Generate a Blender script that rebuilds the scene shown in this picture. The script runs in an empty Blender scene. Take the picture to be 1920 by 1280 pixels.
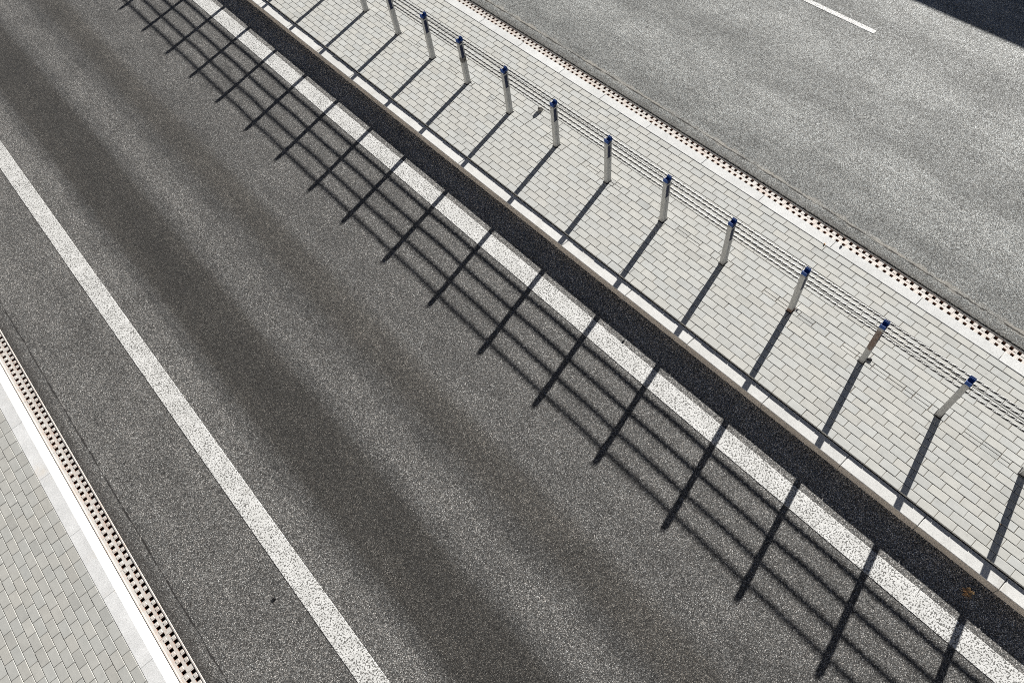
import bpy, bmesh, math, random
from mathutils import Matrix, Vector, noise
random.seed(7)
sc = bpy.context.scene
C = sc.collection

# ------------------------------------------------------------------ camera
H = 7.90025; F = 1349.91
RX = (0.7388047371175093, -0.6648907959881067, -0.10994448518697895)
RY = (0.6180718964089866, 0.6034758706610205, 0.503789643005215)
RZ = (-0.2686162528257117, -0.44015577122221755, 0.8568011471617251)
cam = bpy.data.objects.new('camera', bpy.data.cameras.new('camera'))
C.objects.link(cam)
cam.matrix_world = Matrix(((RX[0], RY[0], RZ[0], 0), (RX[1], RY[1], RZ[1], 0), (RX[2], RY[2], RZ[2], H), (0, 0, 0, 1)))
cam.data.sensor_width = 36; cam.data.lens = F / 1920 * 36
cam.data.clip_end = 3000
sc.camera = cam

# ------------------------------------------------------------------ light
SX, SY = -3.18343, -0.75699            # shadow offset per metre of height
sun_dir = Vector((-SX, -SY, 1)).normalized()
elev = math.asin(sun_dir.z); azim = math.atan2(sun_dir.x, sun_dir.y)
sl = bpy.data.lights.new('sun', 'SUN'); sl.energy = 5.0; sl.angle = math.radians(0.48); sl.color = (1.0, .978, .945)
so = bpy.data.objects.new('sun', sl); C.objects.link(so)
so.rotation_euler = sun_dir.to_track_quat('Z', 'Y').to_euler()
w = bpy.data.worlds.new('World'); sc.world = w; w.use_nodes = True
wn = w.node_tree; bg = wn.nodes['Background']
sky = wn.nodes.new('ShaderNodeTexSky'); sky.sky_type = 'NISHITA'; sky.sun_disc = False
sky.sun_elevation = elev; sky.sun_rotation = azim; sky.air_density = .17; sky.dust_density = .1; sky.ozone_density = .6
hs = wn.nodes.new('ShaderNodeHueSaturation'); hs.inputs['Saturation'].default_value = .72
wn.links.new(sky.outputs[0], hs.inputs['Color']); wn.links.new(hs.outputs[0], bg.inputs[0]); bg.inputs[1].default_value = 0.05
sc.view_settings.view_transform = 'Standard'; sc.view_settings.look = 'None'
sc.cycles.use_denoising = False; sc.cycles.filter_width = 1.0
sc.view_settings.exposure = 1.55; sc.view_settings.gamma = 1

# ------------------------------------------------------------------ frame of the road: s along, d across
K, D0, C3 = 0.00059, 5.14091, -1e-05
def P(s, d, z=0.0):
    x = D0 + .5*K*s*s + C3*s**3/6; th = K*s + C3*s*s/2
    return Vector((x + d*math.cos(th), s - d*math.sin(th), z))
def shR(s):                                    # the far kerb runs slightly askew
    if s > 5: return -.004*max(0, s-8)
    t = 5 - max(s, -1); v = -.0027*t*t
    if s < -1: v -= .032*(-1 - s) * .5
    return v
def PR(s, d, z=0.0): return P(s, d + shR(s), z)
ZK, ZP, ZL = .128, .148, .14
S0, S1 = -7.0, 27.0

# ------------------------------------------------------------------ materials
def mat(name, rough=.8, spec=.3, metal=0.0, col=None):
    m = bpy.data.materials.new(name); m.use_nodes = True
    b = m.node_tree.nodes['Principled BSDF']
    b.inputs['Roughness'].default_value = rough; b.inputs['Specular IOR Level'].default_value = spec
    b.inputs['Metallic'].default_value = metal
    if col: b.inputs['Base Color'].default_value = (*col, 1)
    return m
class N:
    """tiny node helper"""
    def __init__(s, m): s.t = m.node_tree; s.b = s.t.nodes['Principled BSDF']
    def new(s, typ, **kw):
        n = s.t.nodes.new(typ)
        for k, v in kw.items(): setattr(n, k, v)
        return n
    def link(s, a, b): s.t.links.new(a, b)
    def put(s, sock, v):
        if isinstance(v, bpy.types.NodeSocket): s.link(v, sock)
        elif isinstance(v, (tuple, list)) and len(v) == 3 and sock.type == 'RGBA': sock.default_value = (*v, 1)
        else: sock.default_value = v
    def uv(s): return s.new('ShaderNodeUVMap').outputs[0]
    def obj(s): return s.new('ShaderNodeTexCoord').outputs['Object']
    def math(s, op, a, b=0.0, c=None, clamp=False):
        n = s.new('ShaderNodeMath', operation=op, use_clamp=clamp); s.put(n.inputs[0], a); s.put(n.inputs[1], b)
        if c is not None: s.put(n.inputs[2], c)
        return n.outputs[0]
    def scale(s, vec, v):
        n = s.new('ShaderNodeVectorMath', operation='MULTIPLY'); s.link(vec, n.inputs[0]); n.inputs[1].default_value = v; return n.outputs[0]
    def noise(s, vec, sc, det=2, rough=.5, dist=0):
        n = s.new('ShaderNodeTexNoise'); s.link(vec, n.inputs['Vector'])
        n.inputs['Scale'].default_value = sc; n.inputs['Detail'].default_value = det; n.inputs['Roughness'].default_value = rough
        n.inputs['Distortion'].default_value = dist; return n.outputs[0]
    def vor(s, vec, sc, out='Color', feature='F1', rnd=1.0):
        n = s.new('ShaderNodeTexVoronoi', feature=feature); s.link(vec, n.inputs['Vector'])
        n.inputs['Scale'].default_value = sc; n.inputs['Randomness'].default_value = rnd; return n.outputs[out]
    def sep(s, v):
        n = s.new('ShaderNodeSeparateXYZ'); s.link(v, n.inputs[0]); return n.outputs
    def ramp(s, f, stops, interp='LINEAR'):
        n = s.new('ShaderNodeValToRGB'); s.link(f, n.inputs[0]); r = n.color_ramp; r.interpolation = interp
        while len(r.elements) > 1: r.elements.remove(r.elements[-1])
        for i, (p, c) in enumerate(stops):
            e = r.elements[0] if i == 0 else r.elements.new(p)
            e.position = p; e.color = (*c, 1) if isinstance(c, tuple) else (c, c, c, 1)
        return n.outputs[0]
    def mrange(s, v, a, b, c=0.0, d=1.0, smooth=True):
        n = s.new('ShaderNodeMapRange', interpolation_type='SMOOTHSTEP' if smooth else 'LINEAR')
        s.put(n.inputs[0], v); s.put(n.inputs[1], a); s.put(n.inputs[2], b); s.put(n.inputs[3], c); s.put(n.inputs[4], d); return n.outputs[0]
    def mix(s, f, a, b, mode='MIX'):
        n = s.new('ShaderNodeMix', data_type='RGBA', blend_type=mode)
        s.put(n.inputs[0], f); s.put(n.inputs[6], a); s.put(n.inputs[7], b); return n.outputs[2]
    def bump(s, h, strength, dist):
        n = s.new('ShaderNodeBump'); n.inputs['Strength'].default_value = strength; n.inputs['Distance'].default_value = dist
        s.link(h, n.inputs['Height']); return n.outputs[0]
    def col(s, v): s.put(s.b.inputs['Base Color'], v)
    def nrm(s, v): s.link(v, s.b.inputs['Normal'])

def band_stops(lst, d0, d1):
    return [((d-d0)/(d1-d0), c) for d, c in lst]

def asphalt(name, lst, tint_dark, seam, seam_dirt, grain, spec, bumpd):
    m = mat(name, .78, spec); n = N(m); uv = n.uv(); x, y, _ = n.sep(uv)
    d0, d1 = lst[0][0], lst[-1][0]
    wob = n.noise(n.scale(uv, (.9, .2, 1)), 1.3, 3, .55)
    wob2 = n.noise(uv, 9, 3, .6)
    dx = n.math('ADD', x, n.math('ADD', n.math('MULTIPLY', n.math('SUBTRACT', wob, .5), .16), n.math('MULTIPLY', n.math('SUBTRACT', wob2, .5), .10)))
    f = n.mrange(dx, d0, d1, smooth=False)
    base = n.ramp(f, band_stops(lst, d0, d1), 'EASE')
    # blotches
    bl = n.noise(n.scale(uv, (1, .5, 1)), 2.3, 4, .6)
    base = n.mix(1.0, base, n.ramp(bl, [(.3, .80), (.7, 1.2)]), 'MULTIPLY')
    st = n.noise(n.scale(uv, (14, .5, 1)), 1.0, 3, .6)     # faint streaks in the driving direction
    base = n.mix(1.0, base, n.ramp(st, [(.3, .90), (.7, 1.10)]), 'MULTIPLY')
    # aggregate: each stone its own tone, dark binder between
    vc = n.vor(uv, 112); r = n.sep(vc)
    vd = n.vor(uv, 112, 'Distance')
    fine = n.noise(uv, 210, 2, .7)
    agg = n.ramp(r[0], grain)
    base = n.mix(1.0, base, agg, 'MULTIPLY')
    gap = n.ramp(vd, [(.30, 1.0), (.62, .30)])
    base = n.mix(1.0, base, gap, 'MULTIPLY')
    base = n.mix(1.0, base, n.ramp(fine, [(.25, .55), (.75, 1.45)]), 'MULTIPLY')
    base = n.mix(.35, base, n.ramp(r[1], [(0, (1.12, 1.0, .90)), (.6, (1.0, 1.0, .99)), (1, (.88, 1.0, 1.08))]), 'MULTIPLY')
    # longitudinal seam, broken here and there
    sd, ddir = seam
    wn_ = n.math('MULTIPLY', n.math('SUBTRACT', n.noise(n.scale(uv, (0, 1, 0)), 2.2, 6, .65), .5), .05)
    dist = n.math('SUBTRACT', n.math('ADD', x, wn_), sd)
    ad = n.math('ABSOLUTE', dist)
    br = n.mrange(n.noise(n.scale(uv, (0, 1, 0)), 3.1, 3, .6), .42, .58, .006, .024)
    crack = n.math('SUBTRACT', 1.0, n.mrange(ad, 0.0, br, 0, 1))
    if seam_dirt:
        w_ = n.mrange(n.noise(uv, 5, 4, .65), .35, .7, .015, .09)
        dirt = n.math('MULTIPLY', n.math('SUBTRACT', 1.0, n.mrange(n.math('ABSOLUTE', n.math('ADD', dist, -.02)), n.math('MULTIPLY', w_, .3), w_)), n.mrange(n.noise(n.scale(uv, (0, 1, 0)), 1.1, 3, .6), .38, .6, .2, .75))
        dirt = n.math('MULTIPLY', dirt, n.mrange(fine, .3, .62, .35, 1))
        base = n.mix(dirt, base, seam_dirt)
    base = n.mix(n.math('MULTIPLY', crack, .95), base, (.012, .010, .009))
    ms = n.vor(n.scale(uv, (1, .8, 1)), 1.35, 'Distance')
    mk = n.math('MULTIPLY', n.math('SUBTRACT', 1.0, n.mrange(n.math('ADD', ms, n.math('MULTIPLY', n.math('SUBTRACT', fine, .5), .02)), .012, .040, 0, 1)), .55)
    base = n.mix(mk, base, (.02, .014, .010))
    # grime next to the drain
    base = n.mix(n.math('MULTIPLY', n.mrange(n.math('MULTIPLY', n.math('SUBTRACT', x, ddir[0]), ddir[1]), 0, .17, 1, 0), .62), base, tint_dark)
    n.col(base)
    h = n.math('ADD', n.math('MULTIPLY', n.math('SUBTRACT', 1.0, vd), .8), n.math('MULTIPLY', fine, .5))
    h = n.math('ADD', h, n.math('MULTIPLY', r[2], .5))
    n.nrm(n.bump(h, .75, bumpd))
    n.link(n.ramp(r[1], [(0, .95), (.8, .8), (.9, .6), (1, .45)]), n.b.inputs['Roughness'])
    return m

a1 = .078; a2 = .055
LB = [(-7.7, .112), (-7.3, .118), (-6.9, .112), (-6.6, .116), (-6.3, .122), (-5.98, .122), (-5.82, .072), (-5.66, .042), (-5.3, .036), (-5.05, .043), (-4.90, .078), (-4.72, .112), (-4.5, .104), (-4.3, .068), (-4.05, .057), (-3.85, .063), (-3.6, .090), (-3.1, .100), (-2.6, .098), (-2.2, .102), (-1.76, .105), (-1.66, .15), (-1.5, .25), (-1.2, .24)]
LB = [(d, (v*1.74, v*1.69*(1 if v > .065 else .96), v*1.59*(1 if v > .065 else .90))) for d, v in LB]
grainL = [(0, .22), (.35, .58), (.7, 1.0), (.9, 1.7), (1, 2.9)]
M_asL = asphalt('asphalt', LB, (.022, .018, .015), (-7.513, (-7.687, 1)), None, grainL, .35, .0035)
RB = [(1.5, .19), (1.75, .18), (2.0, .175), (2.35, .205), (2.7, .235), (2.95, .24), (3.3, .195), (3.7, .19), (4.05, .22), (4.35, .245), (4.7, .24), (5.0, .20), (5.35, .195), (5.7, .24), (6.1, .28), (9.0, .26)]
RB = [(d, (v*1.80, v*1.83, v*1.75)) for d, v in RB]
grainR = [(0, .30), (.3, .68), (.6, 1.0), (.85, 1.35), (1, 1.8)]
M_asR = asphalt('asphalt_pale', RB, (.05, .045, .04), (1.7145, (1.53, 1)), (.34, .315, .27), grainR, .08, .0010)

def paint(name, dark, thr):
    m = mat(name, .7, .3); n = N(m); uv = n.uv()
    a = n.noise(uv, 60, 2.5, .6, .5); b = n.vor(uv, 70, 'Distance')
    pat = n.noise(uv, 1.7, 3, .6)
    v = n.math('ADD', n.math('ADD', a, n.math('MULTIPLY', b, .25)), n.math('MULTIPLY', n.math('SUBTRACT', pat, .5), .12))
    k = n.mrange(v, thr, thr + .06, 0, 1)
    # lines are cleaner along both edges, where the bead of paint is thick
    x = n.sep(uv)[0]
    tone = n.ramp(n.noise(uv, 6, 4, .6), [(.3, (.52, .515, .49)), (.7, (.66, .655, .63))])
    tone = n.mix(.5, tone, n.ramp(n.noise(uv, 150, 2, .6), [(.3, .75), (.7, 1.15)]), 'MULTIPLY')
    n.col(n.mix(k, tone, dark)); n.nrm(n.bump(n.math('ADD', n.math('MULTIPLY', n.math('SUBTRACT', 1.0, k), 1.0), n.math('MULTIPLY', a, .6)), .5, .003))
    return m
M_paint = paint('road_paint', (.12, .117, .108), .64)
M_paint2 = paint('road_paint_bright', (.2, .2, .19), .63)

def stone(name, c0, c1, sc=160, spots=.3, bump=.0012, joint=None, jd=None, stain=None):
    m = mat(name, .85, .25); n = N(m); uv = n.obj()
    a = n.noise(uv, sc, 3, .75); b = n.noise(uv, 4.5, 4, .6)
    col = n.ramp(a, [(.30, tuple(v*.62 for v in c0)), (.45, c0), (.7, c1)])
    col = n.mix(1.0, col, n.ramp(b, [(.25, .86), (.75, 1.1)]), 'MULTIPLY')
    if stain: col = n.mix(n.mrange(n.noise(uv, 1.9, 5, .65), .56, .74, 0, .55), col, stain)
    at = n.new('ShaderNodeAttribute', attribute_name='tone')
    col = n.mix(1.0, col, at.outputs['Color'], 'MULTIPLY')
    n.col(col); n.nrm(n.bump(a, .6, bump)); return m
M_kerb = stone('granite_kerb', (.56, .557, .535), (.69, .687, .665), 130, stain=(.40, .37, .32))
M_kerbface = stone('granite_kerb_side', (.46, .41, .355), (.60, .545, .48), 130, stain=(.37, .32, .27))  # warm bounce light painted into the shaded side of the kerb
M_slab = stone('pale_slab', (.55, .55, .53), (.68, .68, .66), 110)
M_kerbL = stone('grey_granite', (.50, .50, .49), (.66, .66, .65), 130, stain=(.52, .46, .38))
def paver_mat(name, c):
    m = mat(name, .86, .2); n = N(m); uv = n.obj()
    at = n.new('ShaderNodeAttribute', attribute_name='tone')
    a = n.noise(uv, 260, 3, .7); b = n.noise(uv, 7, 5, .65)
    col = n.mix(1.0, c, at.outputs['Color'], 'MULTIPLY')
    col = n.mix(1.0, col, n.ramp(a, [(.25, .86), (.75, 1.12)]), 'MULTIPLY')
    col = n.mix(1.0, col, n.ramp(b, [(.25, .90), (.75, 1.07)]), 'MULTIPLY')
    st = n.noise(uv, 12, 3, .5)
    col = n.mix(n.mrange(st, .66, .76, 0, .32), col, (.24, .23, .21))
    n.col(col); n.nrm(n.bump(n.math('ADD', a, n.math('MULTIPLY', b, 1.5)), .4, .0010)); return m
M_pav = paver_mat('concrete_paver', (.445, .444, .415))
M_pavL = paver_mat('concrete_paver_left', (.345, .342, .318))
M_bed = mat('joint_sand', .95, .1); n = N(M_bed)
n.col(n.ramp(n.noise(n.obj(), 60, 3, .7), [(.3, (.10, .09, .075)), (.7, (.22, .20, .165))]))

m = M_clay = mat('drain_casting', .62, .35); n = N(m); uv = n.obj()
n.col(n.mix(n.mrange(n.noise(uv, 9, 5, .7), .45, .68, 0, .45), n.ramp(n.noise(uv, 120, 3, .7), [(.3, (.37, .345, .315)), (.7, (.50, .475, .44))]), (.36, .25, .19)))
n.nrm(n.bump(n.noise(uv, 150, 3, .7), .5, .001))
M_rust = mat('drain_wall_rust', .9, .2); n = N(M_rust)
n.col(n.ramp(n.noise(n.obj(), 40, 3, .7), [(.3, (.07, .034, .022)), (.7, (.18, .085, .055))]))

def galv(name, rust=None):
    m = mat(name, .5, .5, .35); n = N(m); o = n.obj()
    v = n.noise(n.scale(o, (1, 1, .15)), 60, 4, .65); q = n.vor(o, 75)
    col = n.ramp(v, [(.25, (.30, .30, .287)), (.75, (.48, .48, .462))])
    col = n.mix(.35, col, n.ramp(n.sep(q)[0], [(0, .8), (1, 1.15)]), 'MULTIPLY')
    z = n.sep(o)[2]
    col = n.mix(n.mrange(n.math('ADD', z, n.math('MULTIPLY', v, .08)), 0.0, .11, .6, 0), col, (.12, .10, .085))   # splash dirt at the foot
    if rust:
        z0, z1, c, amt = rust
        zz = n.math('ADD', z, n.math('MULTIPLY', n.noise(n.scale(o, (1, 1, .4)), 35, 4, .7), .10))
        f = n.math('MULTIPLY', n.mrange(zz, z0, z0+.04, 0, 1), n.mrange(zz, z1-.05, z1, 1, 0))
        f = n.math('MULTIPLY', f, n.mrange(n.noise(o, 28, 4, .7), .3, .55, .55, 1))
        col = n.mix(n.math('MULTIPLY', f, amt), col, c)
    n.col(col); n.link(n.ramp(v, [(.3, .42), (.7, .62)]), n.b.inputs['Roughness']); return m
M_galv = galv('galvanised_steel')
M_galv_rust = galv('galvanised_steel_rusty', (.34, .80, (.115, .062, .038), .9))
M_galv_foot = galv('galvanised_steel_rusty_foot', (-.05, .14, (.13, .055, .025), .9))
M_galv_soot = galv('galvanised_steel_sooty', (.44, .58, (.03, .025, .022), .92))
def plastic(name, c):
    m = mat(name, .6, .3); n = N(m); o = n.obj()
    n.col(n.ramp(n.noise(o, 45, 3, .6), [(.3, tuple(v*.75 for v in c)), (.7, tuple(v*1.2 for v in c))])); return m
M_blue = plastic('blue_plastic', (.010, .052, .21))
M_navy = plastic('navy_plastic', (.006, .013, .045))
M_strap = galv('pale_strap')
m = M_wire = mat('wire_rope_steel', .5, .4, .3); n = N(m); at = n.new('ShaderNodeAttribute', attribute_name='tone')   # tone paints groove shade, along with dirt, into the lay
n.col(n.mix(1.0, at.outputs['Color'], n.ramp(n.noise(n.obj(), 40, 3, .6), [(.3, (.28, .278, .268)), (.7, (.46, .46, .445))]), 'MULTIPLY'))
M_conc = stone('wall_concrete', (.36, .35, .33), (.45, .44, .42), 40, stain=(.22, .2, .18))
M_conc2 = stone('pale_wall_concrete', (.56, .53, .48), (.66, .63, .585), 40, stain=(.42, .38, .32))
M_soil = mat('verge_ground', .95, .1); n = N(M_soil)
n.col(n.ramp(n.noise(n.obj(), 3, 6, .7), [(.3, (.07, .065, .045)), (.7, (.15, .14, .10))]))

M_dk = mat('matt_black', .8, .3, col=(.012, .011, .011))
# ------------------------------------------------------------------ mesh helpers
def link(name, verts, faces, m, parent=None, uvs=None, tones=None, smooth=False):
    me = bpy.data.meshes.new(name); me.from_pydata([tuple(v) for v in verts], [], faces)
    if uvs:
        l = me.uv_layers.new(name='UVMap')
        for lp in me.loops: l.data[lp.index].uv = uvs[lp.vertex_index]
    a = me.color_attributes.new('tone', 'FLOAT_COLOR', 'POINT')
    for i in range(len(verts)):
        t = tones[i] if tones else 1.0
        a.data[i].color = (*t, 1) if isinstance(t, tuple) else (t, t, t, 1)
    for mm in (m if isinstance(m, list) else [m]): me.materials.append(mm)
    if smooth:
        for p in me.polygons: p.use_smooth = True
    o = bpy.data.objects.new(name, me); C.objects.link(o)
    if parent: o.parent = parent
    return o
def struct(o): o['kind'] = 'structure'; return o
def tag(o, label, cat, group=None):
    o['label'] = label; o['category'] = cat
    if group: o['group'] = group
    return o
def empty(name, loc, label, cat, group=None):
    o = bpy.data.objects.new(name, None); C.objects.link(o); o.location = loc; o.empty_display_size = .2
    return tag(o, label, cat, group)

def profile(name, prof, s0, s1, step, m, fn=P, parent=None, jag=None):
    """sweep an open (d, z) profile along the road"""
    V = []; Fc = []; U = []; k = max(1, int(round((s1-s0)/step))); np_ = len(prof)
    for i in range(k+1):
        s = s0 + (s1-s0)*i/k
        for j, (d, z) in enumerate(prof):
            dd, zz = d, z
            if jag and j in jag:
                dd += jag[j]*(noise.noise((s*22, j*9.1, 0)) + .6*noise.noise((s*61, j*4.1, 3)))
            V.append(fn(s, dd, zz)); U.append((d, s))
    for i in range(k):
        for j in range(np_-1):
            a = i*np_ + j; Fc.append((a, a+1, a+np_+1, a+np_))
    return link(name, V, Fc, m, parent, U)

class Boxes:
    """collects chamfered blocks laid in the (s, d) frame"""
    def __init__(s): s.V = []; s.F = []; s.T = []
    def block(b, fn, s0, s1, d0, d1, z0, z1, ch=.003, tone=1.0, tilt=(0, 0), slope=None):
        base = len(b.V)
        sm, dm = (s0+s1)/2, (d0+d1)/2
        rings = [(z0, 0), (z1-ch, 0), (z1, ch)]
        for z, c in rings:
            for ss, dd in ((s0+c, d0+c), (s1-c, d0+c), (s1-c, d1-c), (s0+c, d1-c)):
                zz = z
                if z > z0: zz = z + tilt[0]*(ss-sm) + tilt[1]*(dd-dm)
                b.V.append(fn(ss, dd, zz)); b.T.append(tone)
        for r in range(2):
            for i in range(4):
                j = (i+1) % 4; p = base + r*4
                b.F.append((p+j, p+i, p+4+i, p+4+j))
        p = base + 8; b.F.append((p+3, p+2, p+1, p))
    def build(b, name, m, parent=None): return link(name, b.V, b.F, m, parent, tones=b.T)

def solid(verts_faces_list, name, m, parent=None, bevel=0.0, smooth=False, seg=1):
    bm = bmesh.new()
    for V, Fc in verts_faces_list:
        vs = [bm.verts.new(v) for v in V]
        for f in Fc: bm.faces.new([vs[i] for i in f])
    bmesh.ops.recalc_face_normals(bm, faces=bm.faces)
    if bevel: bmesh.ops.bevel(bm, geom=bm.edges[:], offset=bevel, segments=seg, affect='EDGES', clamp_overlap=True)
    me = bpy.data.meshes.new(name); bm.to_mesh(me); bm.free()
    me.materials.append(m)
    if smooth:
        for p in me.polygons: p.use_smooth = True
    o = bpy.data.objects.new(name, me); C.objects.link(o)
    if parent: o.parent = parent
    return o
def boxvf(x0, x1, y0, y1, z0, z1, f=lambda v: v):
    V = [f(Vector(p)) for p in ((x0,y0,z0),(x1,y0,z0),(x1,y1,z0),(x0,y1,z0),(x0,y0,z1),(x1,y0,z1),(x1,y1,z1),(x0,y1,z1))]
    return V, [(0,3,2,1),(4,5,6,7),(0,1,5,4),(1,2,6,5),(2,3,7,6),(3,0,4,7)]

# ------------------------------------------------------------------ ground and roads
gv = [(-900, -900, -.35), (900, -900, -.35), (900, 900, -.35), (-900, 900, -.35)]
struct(link('ground', gv, [(0, 1, 2, 3)], M_soil))
# nearside road between the left drain and the median kerb; its edge at the drain is ragged
def road(name, d0, d1, m, fn, jd0, jd1):
    n_ = 8; prof = [(d0, -.05)] + [(d0 + (d1-d0)*i/n_, 0.0) for i in range(n_+1)] + [(d1, -.05)]
    jag = {}
    if jd0: jag[0] = jd0; jag[1] = jd0
    if jd1: jag[len(prof)-1] = jd1; jag[len(prof)-2] = jd1
    return struct(profile(name, prof, -40, 80, .025 if False else .04, m, fn, jag=jag))
road('road', -7.687, -1.2285, M_asL, P, .006, None)
road('far_road', 1.545, 9.45, M_asR, PR, .011, None)
def line(name, d0, d1, s0, s1, m, fn=P):
    k = int((s1-s0)/.03); V = []; U = []; Fc = []
    z0, z1 = .0012, .0030
    for i in range(k+1):
        s = s0 + (s1-s0)*i/k
        e0 = .0022*noise.noise((s*30, d0*7, 1)); e1 = .0022*noise.noise((s*30, d1*7, 5))
        for d, z in ((d0+e0, z0), (d0+e0+.002, z1), (d1+e1-.002, z1), (d1+e1, z0)):
            V.append(fn(s, d, z)); U.append((d, s))
    for i in range(k):
        for j in range(3):
            a = i*4+j; Fc.append((a, a+1, a+5, a+4))
    Fc.append((0, 3, 2, 1)); a = k*4; Fc.append((a, a+1, a+2, a+3))
    return struct(link(name, V, Fc, m, None, U))
line('road_marking', -1.9564, -1.7108, -12, 34, M_paint)
line('road_marking', -6.4841, -6.2348, -12, 34, M_paint)
for k in range(-1, 3):
    s_end = 4.139 + k*12
    line('road_marking', 5.093, 5.185, s_end, s_end + 4, M_paint2, P)

# median: kerb of one metre stones, bed, pavers
joints = [8.744+i for i in range(19, 0, -1)] + [8.744, 7.83, 6.85, 5.75, 4.62, 3.45, 2.42, 1.30, .26, -.66, -1.53] + [-2.5-i for i in range(6)]
B = Boxes()
for a, b_ in zip(joints[:-1], joints[1:]):
    # a kerb stone: vertical front face with a small eased arris
    t = random.uniform(.94, 1.04)
    off = random.uniform(-.0015, .0015)
    B.block(P, b_+.0032, a-.0032, -1.2335+off, -1.066, -.08, ZK+random.uniform(-.001, .001), .005, (t, t*.995, t*.985))
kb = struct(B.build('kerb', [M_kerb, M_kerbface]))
for p_ in kb.data.polygons:                 # road-side faces take the browner granite, warm bounce light painted in
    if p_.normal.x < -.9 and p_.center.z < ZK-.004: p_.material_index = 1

def PM(s, d, z=0.0):                        # the paved median narrows with the far kerb
    f = min(1, max(0, (d+.6)/1.7))
    return P(s, d + shR(s)*f, z)
struct(profile('median_bed', [(-1.068, .06), (-1.050, ZP-.0042), (1.095, ZP-.0042), (1.108, ZP-.02), (1.24, .06)], -40, 80, 1.0, M_bed, lambda s, d, z: PM(s, d, z)))
POSTS = [15.851, 14.839, 13.846, 12.895, 11.935, 10.948, 9.972, 9.004, 8.082, 7.058, 6.011, 4.965, 3.928, 2.896, 1.85, .849, -.121, -1.074]
POSTS = [20.85, 19.85, 18.85, 17.85, 16.85] + POSTS + [-2.09, -3.1, -4.1]
B = Boxes(); pitch = .1030; d = -1.0569; nrow = 21
rng = random.Random(3)
for r in range(nrow):
    da = -1.0569 + r*pitch; db = da + pitch
    off = .1015 if r % 2 else 0.0
    off += rng.uniform(-.012, .012)
    s = S0 + off; post_row = abs((da+db)/2) < .06
    while s < S1:
        L = .2028
        if post_row and rng.random() < .22: L = rng.choice((.10, .12, .16))
        g = .0028 + (rng.uniform(0, .004) if not post_row else rng.uniform(.001, .009))
        gd = .0064 + rng.uniform(0, .0010)
        t = rng.gauss(1, .022); t = max(.93, min(1.06, t))
        if rng.random() < .05: t *= rng.uniform(.90, .96)
        warm = rng.uniform(-.012, .014)
        tone = (t*(1+warm), t, t*(1-warm*1.3))
        tl = (rng.gauss(0, .003), rng.gauss(0, .004)); zz = ZP + rng.gauss(0, .0006)
        if r == nrow-1: tl = (tl[0], -.045); tone = tuple(v*.89 for v in tone)  # last course also toned darker, painting in the shade of its tilt
        if r == 0: zz += max(-.0008, min(.003, rng.gauss(.0005, .0016)))
        wob = rng.gauss(0, .0007)
        if post_row and rng.random() < .45:
            md = (da+db)/2 + rng.uniform(-.008, .008)
            B.block(PM, s+g/2, s+L-g/2, da+.002, md-.003, .10, zz, .0032, tone, tl)
            B.block(PM, s+g/2, s+L-g/2, md+.003, db-.0035, .10, zz+rng.gauss(0, .001), .0032, tone, tl)
        else:
            B.block(PM, s+g/2+wob, s+L-g/2+wob, da+gd/2, db-gd/2, .10, zz, .0032, tone, tl)
        s += L
struct(B.build('median_paving', M_pav))
# pale slabs one metre long between pavers and the far drain
B = Boxes(); sj = [7.143 + 1.0*i for i in range(20, 0, -1)] + [7.143, 6.316-.16, 5.31-.15, 4.185, 3.04, 1.90, .754, -.229] + [-1.23-i for i in range(6)]
sj = [7.133+.985*i for i in range(20, -1, -1)] + [6.23, 5.27, 4.22, 3.22, 2.08, .95 -.1, -.2] + [-1.2-i for i in range(6)]
for a, b_ in zip(sj[:-1], sj[1:]):
    t = random.uniform(.95, 1.03)
    B.block(PR, b_+.0026, a-.0026, 1.1085, 1.252, -.10, ZP+.001+random.uniform(-.0008, .0008), .004, t)
struct(B.build('far_kerb', M_slab))

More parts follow.
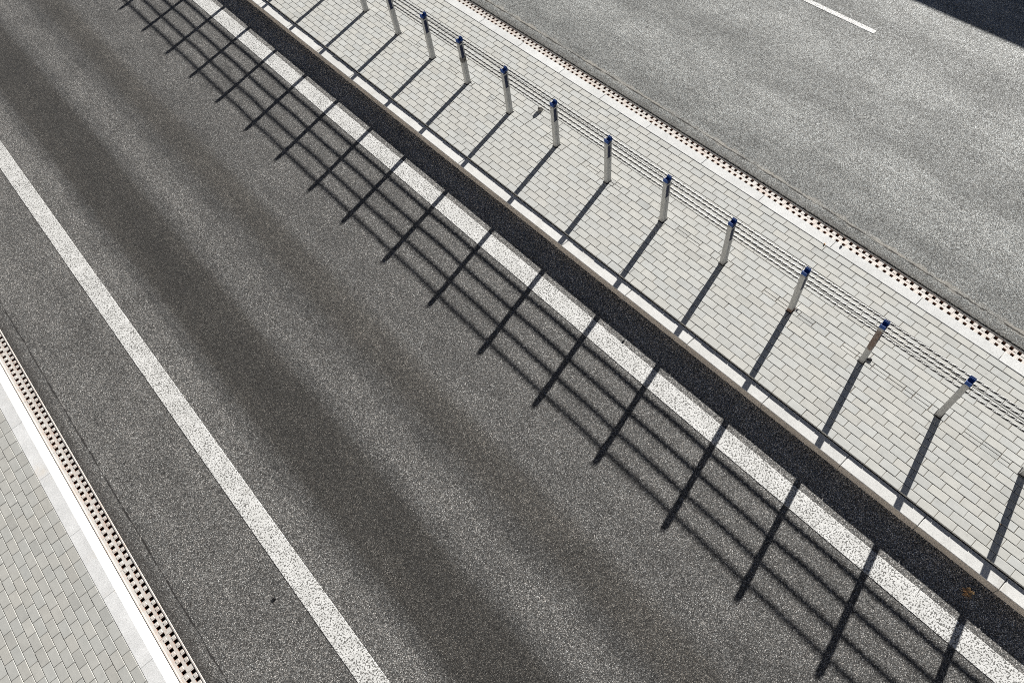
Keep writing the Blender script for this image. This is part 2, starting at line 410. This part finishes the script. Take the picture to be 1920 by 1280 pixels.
# drains: one thing per side, with a channel and its half metre gratings as parts
def make_drain(name, label, d_in, d_out, rows, fn, s0, s1, unit, pit, ztop, phase, mirror=1):
    root = empty(name, P((s0+s1)/2, (d_in+d_out)/2, ztop-.06), label, 'drain')
    inv = Matrix.Translation(-root.location)
    def f(s, d, z): return inv @ fn(s, d, z)
    lo, hi = min(d_in, d_out), max(d_in, d_out)
    # channel below
    pr = [(lo-.001, ztop-.012), (lo+.012, ztop-.012), (lo+.014, ztop-.16), (hi-.014, ztop-.16), (hi-.012, ztop-.012), (hi+.001, ztop-.012)]
    o = profile('channel', pr, s0, s1, .5, M_rust, f, root)
    # raised edge rails
    bb = Boxes()
    for a, b_ in ((lo, lo+.016), (hi-.016, hi)):
        k = int((s1-s0)/1.0)
        for i in range(k): bb.block(f, s0+i*1.0+.0006, s0+(i+1)*1.0-.0006, a, b_, ztop-.05, ztop+.004, .0018, 1.0)
    bb.build('edge_rail', M_clay, root)
    hw, hl = .0245, .0215
    nu = int((s1-s0)/unit)
    for u in range(nu):
        a = s0 + u*unit + .0015; b_ = s0 + (u+1)*unit - .0015
        z = ztop - random.uniform(0, .0015)
        # plan grid of the grating: cuts in d and s; cells flagged as holes
        dc = [lo+.0165]
        for r in sorted(rows): dc += [r-hw, r+hw]
        dc += [hi-.0165]
        nh = int(round(unit/pit))
        hs = []
        for ri in range(2):
            lst = []
            for k in range(nh):
                c = s0 + u*unit + (k + (.30 if ri == 0 else .80))*pit
                if c-hl < a+.002 or c+hl > b_-.002: continue
                lst.append(c)
            hs.append(lst)
        V = []; Fc = []; wf = set()
        def quad(s_a, s_b, d_a, d_b, zt):
            i = len(V); V.extend([f(s_a, d_a, zt), f(s_b, d_a, zt), f(s_b, d_b, zt), f(s_a, d_b, zt)]); Fc.append((i+3, i+2, i+1, i))
        def wall(p, q, zt, zb):
            i = len(V); V.extend([f(*p, zt), f(*q, zt), f(*q, zb), f(*p, zb)]); wf.add(len(Fc)); Fc.append((i, i+1, i+2, i+3))
        for ci in range(len(dc)-1):
            if ci in (1, 3):
                lst = hs[0 if ci == 1 else 1]; cur = a; zb = z - .032
                for c in lst:
                    quad(cur, c-hl, dc[ci], dc[ci+1], z)
                    p = [(c-hl, dc[ci]), (c+hl, dc[ci]), (c+hl, dc[ci+1]), (c-hl, dc[ci+1])]
                    for k in range(4): wall(p[k], p[(k+1) % 4], z, zb)
                    cur = c+hl
                    # a low raised tread pad beside each hole
                    bx0, bx1 = c+hl+.010, c+hl+pit-2*hl-.010
                    if bx1 < b_-.006 and bx1-bx0 > .01:
                        i = len(V); q0, q1 = dc[ci]+.006, dc[ci+1]-.006
                        for zz, e in ((z+.0004, 0), (z+.0032, .0025)):
                            V.extend([f(bx0+e, q0+e, zz), f(bx1-e, q0+e, zz), f(bx1-e, q1-e, zz), f(bx0+e, q1-e, zz)])
                        for k in range(4): Fc.append((i+(k+1) % 4, i+k, i+4+k, i+4+(k+1) % 4))
                        Fc.append((i+7, i+6, i+5, i+4))
                quad(cur, b_, dc[ci], dc[ci+1], z)
            else: quad(a, b_, dc[ci], dc[ci+1], z)
        # outer skirt
        wall((a, dc[0]), (b_, dc[0]), z, z-.02); wall((b_, dc[-1]), (a, dc[-1]), z, z-.02)
        wall((a, dc[-1]), (a, dc[0]), z, z-.02); wall((b_, dc[0]), (b_, dc[-1]), z, z-.02)
        t = random.uniform(.93, 1.05)
        g = link('grate', V, Fc, [M_clay, M_rust], root, tones=[t]*len(V))
        for k in wf: g.data.polygons[k].material_index = 1
    return root
make_drain('slot_drain', 'pale drain with two rows of square holes along the paved median', 1.315, 1.532, (1.3975, 1.4755), PR, -5.0, 23.0, .5, .0975, -.014, 0)
make_drain('slot_drain', 'pinkish drain with two rows of square holes below the bright kerb at lower left', -7.897, -7.692, (-7.8215, -7.739), P, -5.0, 17.0, .5, .0975, .002, 0)
# fillers beside the drains
struct(profile('far_gutter', [(1.2515, -.02), (1.3145, -.012)], -40, 80, 1, M_clay, PR))
struct(profile('road_base', [(-12, -.19), (10, -.19)], -40, 80, 4, M_bed, P))

# left kerb with sloped face, left pavers
jl = [5.70-.93+.945*i for i in range(16, -10, -1)]
V = []; Fc = []; T = []
for a, b_ in zip(jl[:-1], jl[1:]):
    t = random.uniform(.94, 1.05); i0 = len(V)
    prof = [(-7.907, -.06), (-7.907, .004), (-7.950, .132), (-7.954, ZL-.003), (-7.962, ZL), (-8.110, ZL), (-8.112, ZL-.06)]
    for s in (a-.0018, b_+.0018):
        for d, z in prof: V.append(P(s, d, z)); T.append(t)
    for j in range(len(prof)-1): Fc.append((i0+j, i0+j+1, i0+j+1+len(prof), i0+j+len(prof)))
    Fc.append(tuple(range(i0+len(prof)-1, i0-1, -1))); Fc.append(tuple(range(i0+len(prof), i0+2*len(prof))))
struct(link('near_kerb', V, Fc, M_kerbL, tones=T))
struct(profile('pavement_bed', [(-8.112, ZL-.005), (-13.0, ZL-.005)], -40, 80, 1.0, M_bed, P))
B = Boxes(); rng = random.Random(11)
for r in range(26):
    db = -8.114 - r*.1025; da = db - .1025
    s = S0 + (.1 if r % 2 else 0) + rng.uniform(-.01, .01)
    while s < 20:
        L = .2015
        if r == 0 and rng.random() < .12: L = .1
        t = max(.92, min(1.07, rng.gauss(1, .02))); warm = rng.uniform(-.012, .016)
        if rng.random() < .05: t *= .9
        B.block(P, s+.0018, s+L-.0018, da+.0024, db-.0024, .08, ZL+rng.gauss(0, .0007), .0028, (t*(1+warm), t, t*(1-warm)), (rng.gauss(0, .004), rng.gauss(0, .005)))
        s += L
struct(B.build('pavement', M_pavL))

# low concrete wall beyond the far road: it throws the dark band over the last lane
wall_top = (9.60 - 6.1376) / (-SX)
wl = empty('retaining_wall', P(4, 9.7, 0), 'low pale concrete wall along the outer edge of the far road', 'wall')
bw = Boxes(); iv = Matrix.Translation(-wl.location)
fw = lambda s, d, z: iv @ P(s, d, z)
s = -24.0
while s < 44:
    bw.block(fw, s+.006, s+3.99, 9.60, 9.85, -.3, wall_top-.06, .012, random.uniform(.93, 1.05)); s += 4
bw.build('wall_panels', M_conc, wl)
bw = Boxes(); s = -24.0
while s < 44:
    bw.block(fw, s+.004, s+1.996, 9.58+.02, 9.89, wall_top-.057, wall_top, .008, random.uniform(.96, 1.04)); s += 2
bw.build('coping', M_conc, wl)

# tall pale wall added out of view to bounce warm sun onto shaded faces
wl = empty('bounce_wall', P(4, -21.3, 0), 'unseen concrete wall added to bounce sunlight onto the shaded kerb and posts', 'wall')
bw = Boxes(); iv2 = Matrix.Translation(-wl.location); fw2 = lambda s, d, z: iv2 @ P(s, d, z)
s = -24.0
while s < 44:
    bw.block(fw2, s+.006, s+3.99, -21.6, -21.2, -.3, 5.9, .012, random.uniform(.93, 1.05)); s += 4
bw.build('wall_panels', M_conc2, wl)
bw = Boxes(); s = -24.0
while s < 44:
    bw.block(fw2, s+.004, s+3.992, -21.65, -21.15, 5.903, 6.05, .012, random.uniform(.96, 1.04)); s += 4
bw.build('coping', M_conc2, wl)

# ------------------------------------------------------------------ barrier posts
CZ = [.780, .696, .608, .521]         # cable heights above the paving
def arc_xy(s): return P(s, 0, ZP)
def make_post(loc, mats, seed):
    root = bpy.data.objects.new('barrier_post', None); C.objects.link(root); root.location = loc
    hx, hy, hz, t = .041, .030, .800, .004      # half width across, along the road, height
    sa, sb, sw = -.033, .019, .020                                    # half width of the cable slot
    zs = .50
    pts = []
    # box section: four walls; the two walls facing along the road are slotted from zs up
    pts.append(boxvf(-hx, -hx+t, -hy, hy, -.06, hz)); pts.append(boxvf(hx-t, hx, -hy, hy, -.06, hz))
    for sy in (-1, 1):
        y0, y1 = (-hy, -hy+t) if sy < 0 else (hy-t, hy)
        e = .0012*sy
        pts.append(boxvf(-hx+t, hx-t, y0+e*-1 if False else y0, y1, -.06, zs))
        pts.append(boxvf(-hx+t, sa, y0, y1, zs, hz)); pts.append(boxvf(sb, hx-t, y0, y1, zs, hz))
        # folded rib down the middle of the slotted wall
        pts.append(boxvf(-.0045, .0045, (y0-.0035 if sy < 0 else y1), (y0 if sy < 0 else y1+.0035), -.06, zs-.015))
    solid(pts, 'post_body', mats[0], root)
    # navy spacer block filling the slot
    solid([boxvf(sa+.0008, sb-.0008, -hy-.002, hy+.002, zs+.002, hz-.006), boxvf(sa-.006, sb+.004, -hy-.004, -hy-.001, zs-.004, zs+.012)], 'spacer', M_navy, root, .0012)
    solid([boxvf(-hx-.012, hx+.014, -hy-.012, hy+.010, -.03, .0055)], 'foot_gap', M_dk, root, .002)  # dark ring standing in for the shaded gap round the post foot
    # steel strap round the post
    zb = .725
    V = [boxvf(-hx-.003, hx+.003, -hy-.006, -hy-.003, zb, zb+.020), boxvf(-hx-.003, hx+.003, hy+.003, hy+.006, zb, zb+.020),
         boxvf(-hx-.003, -hx, -hy-.003, hy+.003, zb, zb+.020), boxvf(hx, hx+.003, -hy-.003, hy+.003, zb, zb+.020)]
    solid(V, 'strap', M_strap, root)
    # blue cap: collar with two lugs either side of the cable slot, the outer one taller and splayed
    ce = .003
    def splay(a):
        def f(v):
            q = v.copy()
            if q.z > hz+.004: q.x += a
            return q
        return f
    cap = [boxvf(-hx-ce, -sw+.002, -hy-ce, hy+ce, hz-.034, hz+.008),
           boxvf(sw-.002, hx+ce, -hy-ce, hy+ce, hz-.034, hz+.008),
           boxvf(-sw-.001, sw+.001, -hy-ce+.001, hy+ce-.001, hz-.020, hz-.002),
           boxvf(-hx-ce+.002, -hx+.009, -hy-ce+.002, hy+ce-.002, hz+.008, hz+.022, splay(-.003)),
           boxvf(sw-.0, sw+.007, -hy-ce+.002, hy+ce-.002, hz+.008, hz+.031, splay(.003)),
           boxvf(sw+.015, hx+ce-.002, -hy-ce+.002, hy+ce-.002, hz+.008, hz+.031, splay(.004)),
           boxvf(sw+.005, hx+.001, -.004, .004, hz+.008, hz+.026)]
    solid(cap, 'cap', M_blue, root, .0018, seg=2)
    # a bright steel hook on the outer flange under each cable
    for c in CZ:
        solid([boxvf(hx+.0005, hx+.030, -.014, .014, c-.021, c-.0165), boxvf(hx+.030, hx+.033, -.014, .014, c-.021, c-.004),
               boxvf(hx+.0005, hx+.004, -.014, .014, c-.0165, c+.014)], 'hook', M_strap, root, .0008)
    return root

def copy_tree(o, parent=None):
    c = o.copy(); C.objects.link(c)
    if parent: c.parent = parent
    for ch in [x for x in C.objects if x.parent == o]: copy_tree(ch, c)
    return c
proto = None; order = sorted(POSTS, reverse=True)
ordw = ['first', 'second', 'third', 'fourth', 'fifth', 'sixth', 'seventh', 'eighth', 'ninth', 'tenth', 'eleventh', 'twelfth']
vis = [p for p in order if -.5 < p < 11.5]      # the twelve in the picture, from the top down
rng = random.Random(5)
post_objs = []
for s in order:
    loc = P(s, 0, ZP-.002)
    if proto is None:
        proto = make_post(Vector((0, 0, 0)), (M_galv,), 1); o = proto
    else: o = copy_tree(proto)
    o.location = loc
    o.rotation_euler = (rng.gauss(0, .006), rng.gauss(0, .006), rng.gauss(0, .02) - K*s)
    o['category'] = 'post'; o['group'] = 'barrier posts along the median'
    body = [x for x in C.objects if x.parent == o and x.name.startswith('post_body')][0]
    up = [q for q in order if q > 11.5][::-1]; dn = [q for q in order if q < -1.5]
    lab = 'galvanised post with blue cap outside the picture, %s beyond the top edge' % ordw[up.index(s)] if s in up else ''
    if s in dn: lab = 'galvanised post with blue cap outside the picture, %s beyond the right edge' % ordw[dn.index(s)]
    if s in vis:
        i = vis.index(s)
        lab = ['', 'cut off by the top edge beside the second', '', '', '', '', '', '', '', '', '', ''][i]
        lab = 'galvanised barrier post with blue cap, %s down the row from the top edge' % ordw[i]
        if i == 0: lab = 'barrier post of which only the lower shaft shows at the top edge'
        if i == 1: lab = 'galvanised barrier post whose cap is cut by the top edge'
        if i == 5: lab = 'barrier post with blue cap beside the grey stone on the pavers'
        if i == 11: lab = 'lowest barrier post showing its blue cap, leaning to the right edge'
    def remat(m):
        me = body.data.copy(); me.materials.clear(); me.materials.append(m); body.data = me
    if abs(s-.849) < .01: remat(M_galv_rust); lab = 'barrier post with a brown rust streak down its upper shaft'; body['label'] = 'rust streaked post shaft'
    if abs(s-1.85) < .01: remat(M_galv_foot); lab = 'barrier post with a rusty foot, third from the right edge'; body['label'] = 'post shaft with rusty foot'
    if abs(s-8.082) < .01: remat(M_galv_soot); lab = 'barrier post with a dark stain under its navy spacers'; body['label'] = 'post shaft with dark stain'
    if abs(s+1.074) < .01: lab = 'barrier post at the right edge of which only the foot shows'
    o['label'] = lab
    post_objs.append(o)

# ------------------------------------------------------------------ twisted cables
def rope(name, label, zc, seed, weave):
    """three strand rope threaded through every post"""
    DR = .057; rs = .0056; rh = .0076; pit = .265; step = .0145; ns = 8
    V = []; Fc = []; T = []
    sA, sB = max(POSTS)+.3, min(POSTS)-.3
    ps = sorted(POSTS)
    k = int((sA-sB)/step)
    rr = random.Random(seed); sag = {p: rr.uniform(.0, .003) for p in ps}; lat = {p: rr.uniform(-.003, .003) for p in ps}
    def centre(s):
        z = zc; d = DR
        for a, b in zip(ps[:-1], ps[1:]):
            if a <= s <= b:
                u = (s-a)/(b-a); h = math.sin(math.pi*u)
                z = zc - sag[a]*h; d = DR + lat[a]*h + weave*h*math.sin(math.pi*u)*(1 if ps.index(a) % 2 else -1)
        return d, z
    ph0 = rr.uniform(0, 6.28)
    for st in range(3):
        base = len(V)
        for i in range(k+1):
            s = sB + i*step; d, z = centre(s)
            a = 2*math.pi*s/pit + st*2*math.pi/3 + ph0
            cx, cz = d + rh*math.cos(a), ZP + z + rh*math.sin(a)
            for j in range(ns):
                b = 2*math.pi*j/ns
                V.append(P(s, cx + rs*math.cos(b), cz + rs*math.sin(b)))
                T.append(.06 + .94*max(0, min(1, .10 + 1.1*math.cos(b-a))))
        for i in range(k):
            for j in range(ns):
                p = base + i*ns + j; q = base + i*ns + (j+1) % ns
                Fc.append((p, p+ns, q+ns, q))
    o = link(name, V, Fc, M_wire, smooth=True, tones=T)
    return tag(o, label, 'cable', 'twisted cables strung through the posts')
rope('steel_cable', 'topmost of the four twisted steel cables, just under the blue caps', CZ[0], 1, 0)
rope('steel_cable', 'second twisted steel cable from the top, just below the strap', CZ[1], 2, .004)
rope('steel_cable', 'third twisted steel cable from the top, above the lowest one', CZ[2], 3, -.004)
rope('steel_cable', 'lowest of the four twisted steel cables in the posts', CZ[3], 4, 0)

# ------------------------------------------------------------------ small things lying about
def rock(name, loc, size, m, label, cat, seed, rot=0):
    bm = bmesh.new(); bmesh.ops.create_icosphere(bm, subdivisions=2, radius=1)
    for v in bm.verts:
        q = v.co.copy(); q *= 1 + .28*noise.noise(q*1.3 + Vector((seed*7.3, 0, 0))) + .1*noise.noise(q*4 + Vector((0, seed, 0)))
        v.co = Vector((q.x*size[0], q.y*size[1], max(q.z, -.75)*size[2] + .7*size[2]))
    me = bpy.data.meshes.new(name); bm.to_mesh(me); bm.free(); me.materials.append(m)
    o = bpy.data.objects.new(name, me); C.objects.link(o); o.location = loc; o.rotation_euler.z = rot
    return tag(o, label, cat)
M_stone = mat('grey_stone', .9, .2); n = N(M_stone); n.col(n.ramp(n.noise(n.obj(), 60, 3, .7), [(.3, (.13, .12, .10)), (.7, (.34, .33, .30))]))
M_wht = mat('paper_white', .8, .2, col=(.8, .79, .76))
M_tan = mat('filter_tan', .8, .2, col=(.45, .27, .13))
rock('stone', P(6.735, .345, ZP-.001), (.040, .046, .036), M_stone, 'grey stone lying on the pavers beside a barrier post', 'stone', 3, .4)
rock('rubber_scrap', P(3.492, -6.689, 0), (.013, .022, .009), M_dk, 'small black scrap lying left of the lower white line', 'debris', 4, .6)
rock('pebble', P(3.05, -1.675, 0), (.011, .013, .010), M_dk, 'small dark pebble at the edge of the kerb shadow by the white line', 'pebble', 8)
rock('pebble', P(1.99, 1.20, ZP), (.010, .016, .009), M_dk, 'small dark pebble on the pale slabs beside the drain', 'pebble', 6, .5)
rock('pebble', P(2.16, 1.09, ZP), (.016, .010, .008), M_tan, 'small tan pebble where the pavers meet the pale slabs', 'pebble', 9, .5)
rock('dirt_clump', P(.849-.055, .062, ZP-.002), (.022, .028, .012), M_dk, 'dark clump of dirt at the foot of the rust streaked post', 'dirt', 12, .2)
# grit swept to the foot of the kerbs and along the drains
rg = random.Random(21); V = []; Fc = []; T = []
def grain(c, r, tone):
    i = len(V); q = [Vector((rg.uniform(.6, 1), 0, 0)), Vector((0, rg.uniform(.6, 1), 0)), Vector((-rg.uniform(.6, 1), 0, 0)), Vector((0, -rg.uniform(.6, 1), 0)), Vector((0, 0, rg.uniform(.5, .9)))]
    rot = Matrix.Rotation(rg.uniform(0, 3.1), 3, 'Z')
    for v in q: V.append(c + rot @ (v*r)); T.append(tone)
    for k in range(4): Fc.append((i+k, i+(k+1) % 4, i+4))
for k in range(5200):
    s = rg.uniform(-4, 20); z = 0.0
    z_ = rg.random(); fn_ = P
    if z_ < .40: d = -1.24 - abs(rg.gauss(0, .09))
    elif z_ < .62: d = -7.68 + abs(rg.gauss(0, .09))
    elif z_ < .82: d = 1.56 + abs(rg.gauss(0, .10)); fn_ = PR
    elif z_ < .92: d = rg.uniform(-7.4, -1.4)
    else: d = rg.uniform(-1.04, 1.08); z = ZP; fn_ = PM
    r = rg.uniform(.0018, .0042) * (1.5 if rg.random() < .06 else 1)
    tn = rg.choice((.35, .6, 1, 1.4, .15)) if z == 0 else rg.choice((.1, .2, .5))
    grain(fn_(s, d, z), r, tn)
M_grit = stone('grit_stone', (.25, .24, .21), (.38, .36, .32), 90)
gr = link('grit', V, Fc, M_grit, tones=T); gr['kind'] = 'stuff'
tag(gr, 'loose grit swept to the foot of the kerbs and beside the drains', 'grit')
# cigarette end
def tube_obj(name, p0, p1, r, m, parent=None):
    bm = bmesh.new(); dvec = (p1-p0); L = dvec.length
    bmesh.ops.create_cone(bm, cap_ends=True, segments=10, radius1=r, radius2=r*.93, depth=L)
    q = dvec.to_track_quat('Z', 'Y').to_matrix().to_4x4(); bmesh.ops.transform(bm, matrix=Matrix.Translation((p0+p1)/2) @ q, verts=bm.verts)
    me = bpy.data.meshes.new(name); bm.to_mesh(me); bm.free(); me.materials.append(m)
    o = bpy.data.objects.new(name, me); C.objects.link(o)
    if parent: o.parent = parent
    return o
cg = empty('cigarette_end', P(-1.196, -.649, ZP+.005), 'tiny white cigarette end lying on the pavers near the right edge', 'litter')
tube_obj('paper', Vector((0, 0, 0)), Vector((.014, .010, 0)), .0042, M_wht, cg)
tube_obj('filter', Vector((-.0005, -.0004, 0)), Vector((-.010, -.007, 0)), .0043, M_tan, cg)
pb = rock('paper_scrap', P(1.80, .075, ZP), (.018, .012, .010), M_wht, 'crumpled white scrap at the foot of the rusty footed post', 'litter', 15)
# fallen maple leaf in the kerb shadow
M_leaf = mat('dry_leaf', .7, .2); n = N(M_leaf); n.col(n.ramp(n.noise(n.obj(), 30, 4, .6), [(.3, (.55, .30, .13)), (.7, (.80, .55, .28))]))
lf = empty('fallen_leaf', P(-1.365, -1.411, .004), 'brown lobed leaf lying in the dark shadow of the kerb', 'leaf')
pts = []; R = .060
for k in range(60):
    a = 2*math.pi*k/60
    lob = abs(math.cos(2.5*a))**.7; rr_ = R*(.34 + .66*lob)*(1 if k % 3 else .9)
    if abs(a-math.pi) < .22: rr_ = R*.22
    pts.append((rr_*math.cos(a), rr_*math.sin(a)))
bm = bmesh.new()
rings = [[bm.verts.new((x*f, y*f, .010*math.sin(3*math.atan2(y, x))*f*f + .014*f*f)) for x, y in pts] for f in (.35, .7, 1)]
cv = bm.verts.new((0, 0, .001))
for k in range(60):
    j = (k+1) % 60; bm.faces.new((cv, rings[0][k], rings[0][j]))
    for r in range(2): bm.faces.new((rings[r][k], rings[r+1][k], rings[r+1][j], rings[r][j]))
me = bpy.data.meshes.new('blade'); bm.to_mesh(me); bm.free(); me.materials.append(M_leaf)
mo = bpy.data.objects.new('blade', me); C.objects.link(mo); mo.parent = lf
sm = mo.modifiers.new('s', 'SOLIDIFY'); sm.thickness = .0006
tube_obj('stalk', Vector((-.008, 0, .003)), Vector((-.062, .012, .012)), .0011, M_leaf, lf)
lf.rotation_euler.z = -.9
